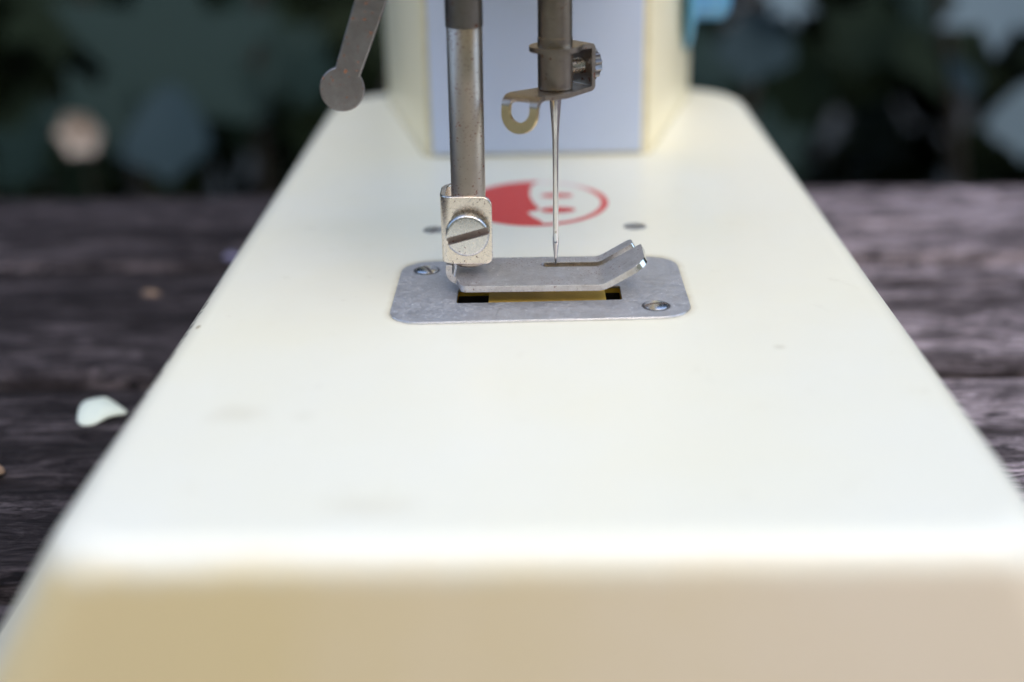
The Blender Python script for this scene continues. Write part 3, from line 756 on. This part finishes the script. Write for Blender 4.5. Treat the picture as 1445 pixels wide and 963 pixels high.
for k in range(14):
    x = -.6 + k * .09; pts = [(x + .05 * noise.noise(Vector((k, z * 4, 0))), .68 + .06 * noise.noise(Vector((z * 4, k, 3))), z) for z in np.linspace(-.47, .45, 12)]
    loft(bm, [[(px + .004 * math.cos(a), py + .004 * math.sin(a), pz) for a in np.linspace(0, 2 * math.pi, 7)[:-1]] for px, py, pz in pts], True, True)
for v in bm.verts: v.co -= Vector((0, .62, -.47))
tag(link('stem', bm, m_stem, vine, conv=False, weld=False), kind='stuff')
# small cream flower among the leaves
m_flower, _nt, _b = new_mat('cream_flower'); _b.inputs['Base Color'].default_value = (.36, .30, .25, 1); _b.inputs['Roughness'].default_value = .6
fl = empty('cream_flower', (-.1985, .531, -.0381)); tag(fl, 'small cream flower head among the dark leaves at upper left', 'flower')
for k in range(6):
    a = R(60 * k); bm = bmesh.new()
    rgs = []
    for s, wd in ((0, .002), (.003, .0042), (.006, .0046), (.0085, .003), (.0098, .0008)):
        c3 = Vector((math.cos(a), 0, math.sin(a))) * s + Vector((0, -.004 * (s / .01) ** 2, 0)); t3 = Vector((-math.sin(a), 0, math.cos(a)))
        rgs.append([c3 + t3 * wd, c3 + Vector((0, -.0005, 0)), c3 - t3 * wd, c3 + Vector((0, .0006, 0))])
    loft(bm, rgs, True, True); link('petal', bm, m_flower, fl, conv=False)
bm = bmesh.new(); lathe(bm, (0, .001, 0), (0, -1, 0), [(0, .001), (.001, .003), (.003, .0028), (.0042, .0012)], 16); link('flower_centre', bm, m_tan, fl, conv=False, weld=False)
bm = bmesh.new(); lathe(bm, (0, .0022, -.44), (0, 0, 1), [(0, .0012), (.44, .0008)], 8); link('flower_stalk', bm, m_stem, fl, conv=False, weld=False)

# dense hedge further back and an added, unseen shrub shading the left
def hedge(name, boxes, count, seed, label, lo, hi):
    rg = np.random.default_rng(seed); P = np.array(lobed(1.0, lobes=3, depth=.25)[::2]); nP = len(P)
    V = []; Fc = []
    vol = np.array([(b[1] - b[0]) * (b[3] - b[2]) * (b[5] - b[4]) for b in boxes]); pr = vol / vol.sum()
    for i in range(count):
        b = boxes[rg.choice(len(boxes), p=pr)]
        p = np.array([rg.uniform(b[0], b[1]), rg.uniform(b[2], b[3]), rg.uniform(b[4], b[5])])
        p += .03 * np.array([math.sin(p[2] * 13 + p[0] * 7), math.sin(p[0] * 11), math.sin(p[0] * 9 + p[1] * 5)])
        m3 = np.array(Matrix.Rotation(rg.uniform(0, 6.28), 3, 'Z') @ Matrix.Rotation(rg.uniform(.2, 1.5), 3, 'X') @ Matrix.Rotation(rg.uniform(-.6, .6), 3, 'Y'))
        q = (P * rg.uniform(lo, hi)) @ m3.T + p; k = len(V); V.extend(q.tolist()); Fc.append(list(range(k, k + nP)))
    me = bpy.data.meshes.new(name); me.from_pydata(V, [], Fc); me.materials.append(m_deep)
    o = bpy.data.objects.new(name, me); C.objects.link(o); tag(o, label, 'hedge', kind='stuff'); return o
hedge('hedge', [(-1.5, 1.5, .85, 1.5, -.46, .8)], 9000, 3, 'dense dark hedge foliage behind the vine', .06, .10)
hedge('added_shade_shrub', [(-1.2, -.75, -.1, .9, -.46, .16)], 3000, 5, 'unseen dark shrub added left of the table to shade that side', .05, .09)

# ================================================================== UNSEEN WALL ADDED BEHIND THE CAMERA FOR WARM LIGHT
m_wallp, _nt, _b = new_mat('added_light_wall_ochre'); _v = coords(_nt, (1, 1, 1))
_nt.links.new(mix(_nt, noise_(_nt, _v, 3, 8, .7), (.60, .45, .25), (.68, .53, .31)), _b.inputs['Base Color']); _b.inputs['Roughness'].default_value = .9
bump(_nt, _b, noise_(_nt, _v, 60, 6, .7), .6, .004)
bm = bmesh.new()
v = [bm.verts.new((x, y, z)) for z in (-.50, 1.0) for x, y in ((-4, -1.2), (4, -1.2), (4, -.9), (-4, -.9))]
for q in ((3, 2, 1, 0), (4, 5, 6, 7), (0, 1, 5, 4), (1, 2, 6, 5), (2, 3, 7, 6), (3, 0, 4, 7)): bm.faces.new([v[i] for i in q])
lwall = link('added_light_wall', bm, m_wallp, None, conv=False, bevel=8); tag(lwall, 'unseen ochre wall added behind the camera to block sky and bounce warm light', 'wall')
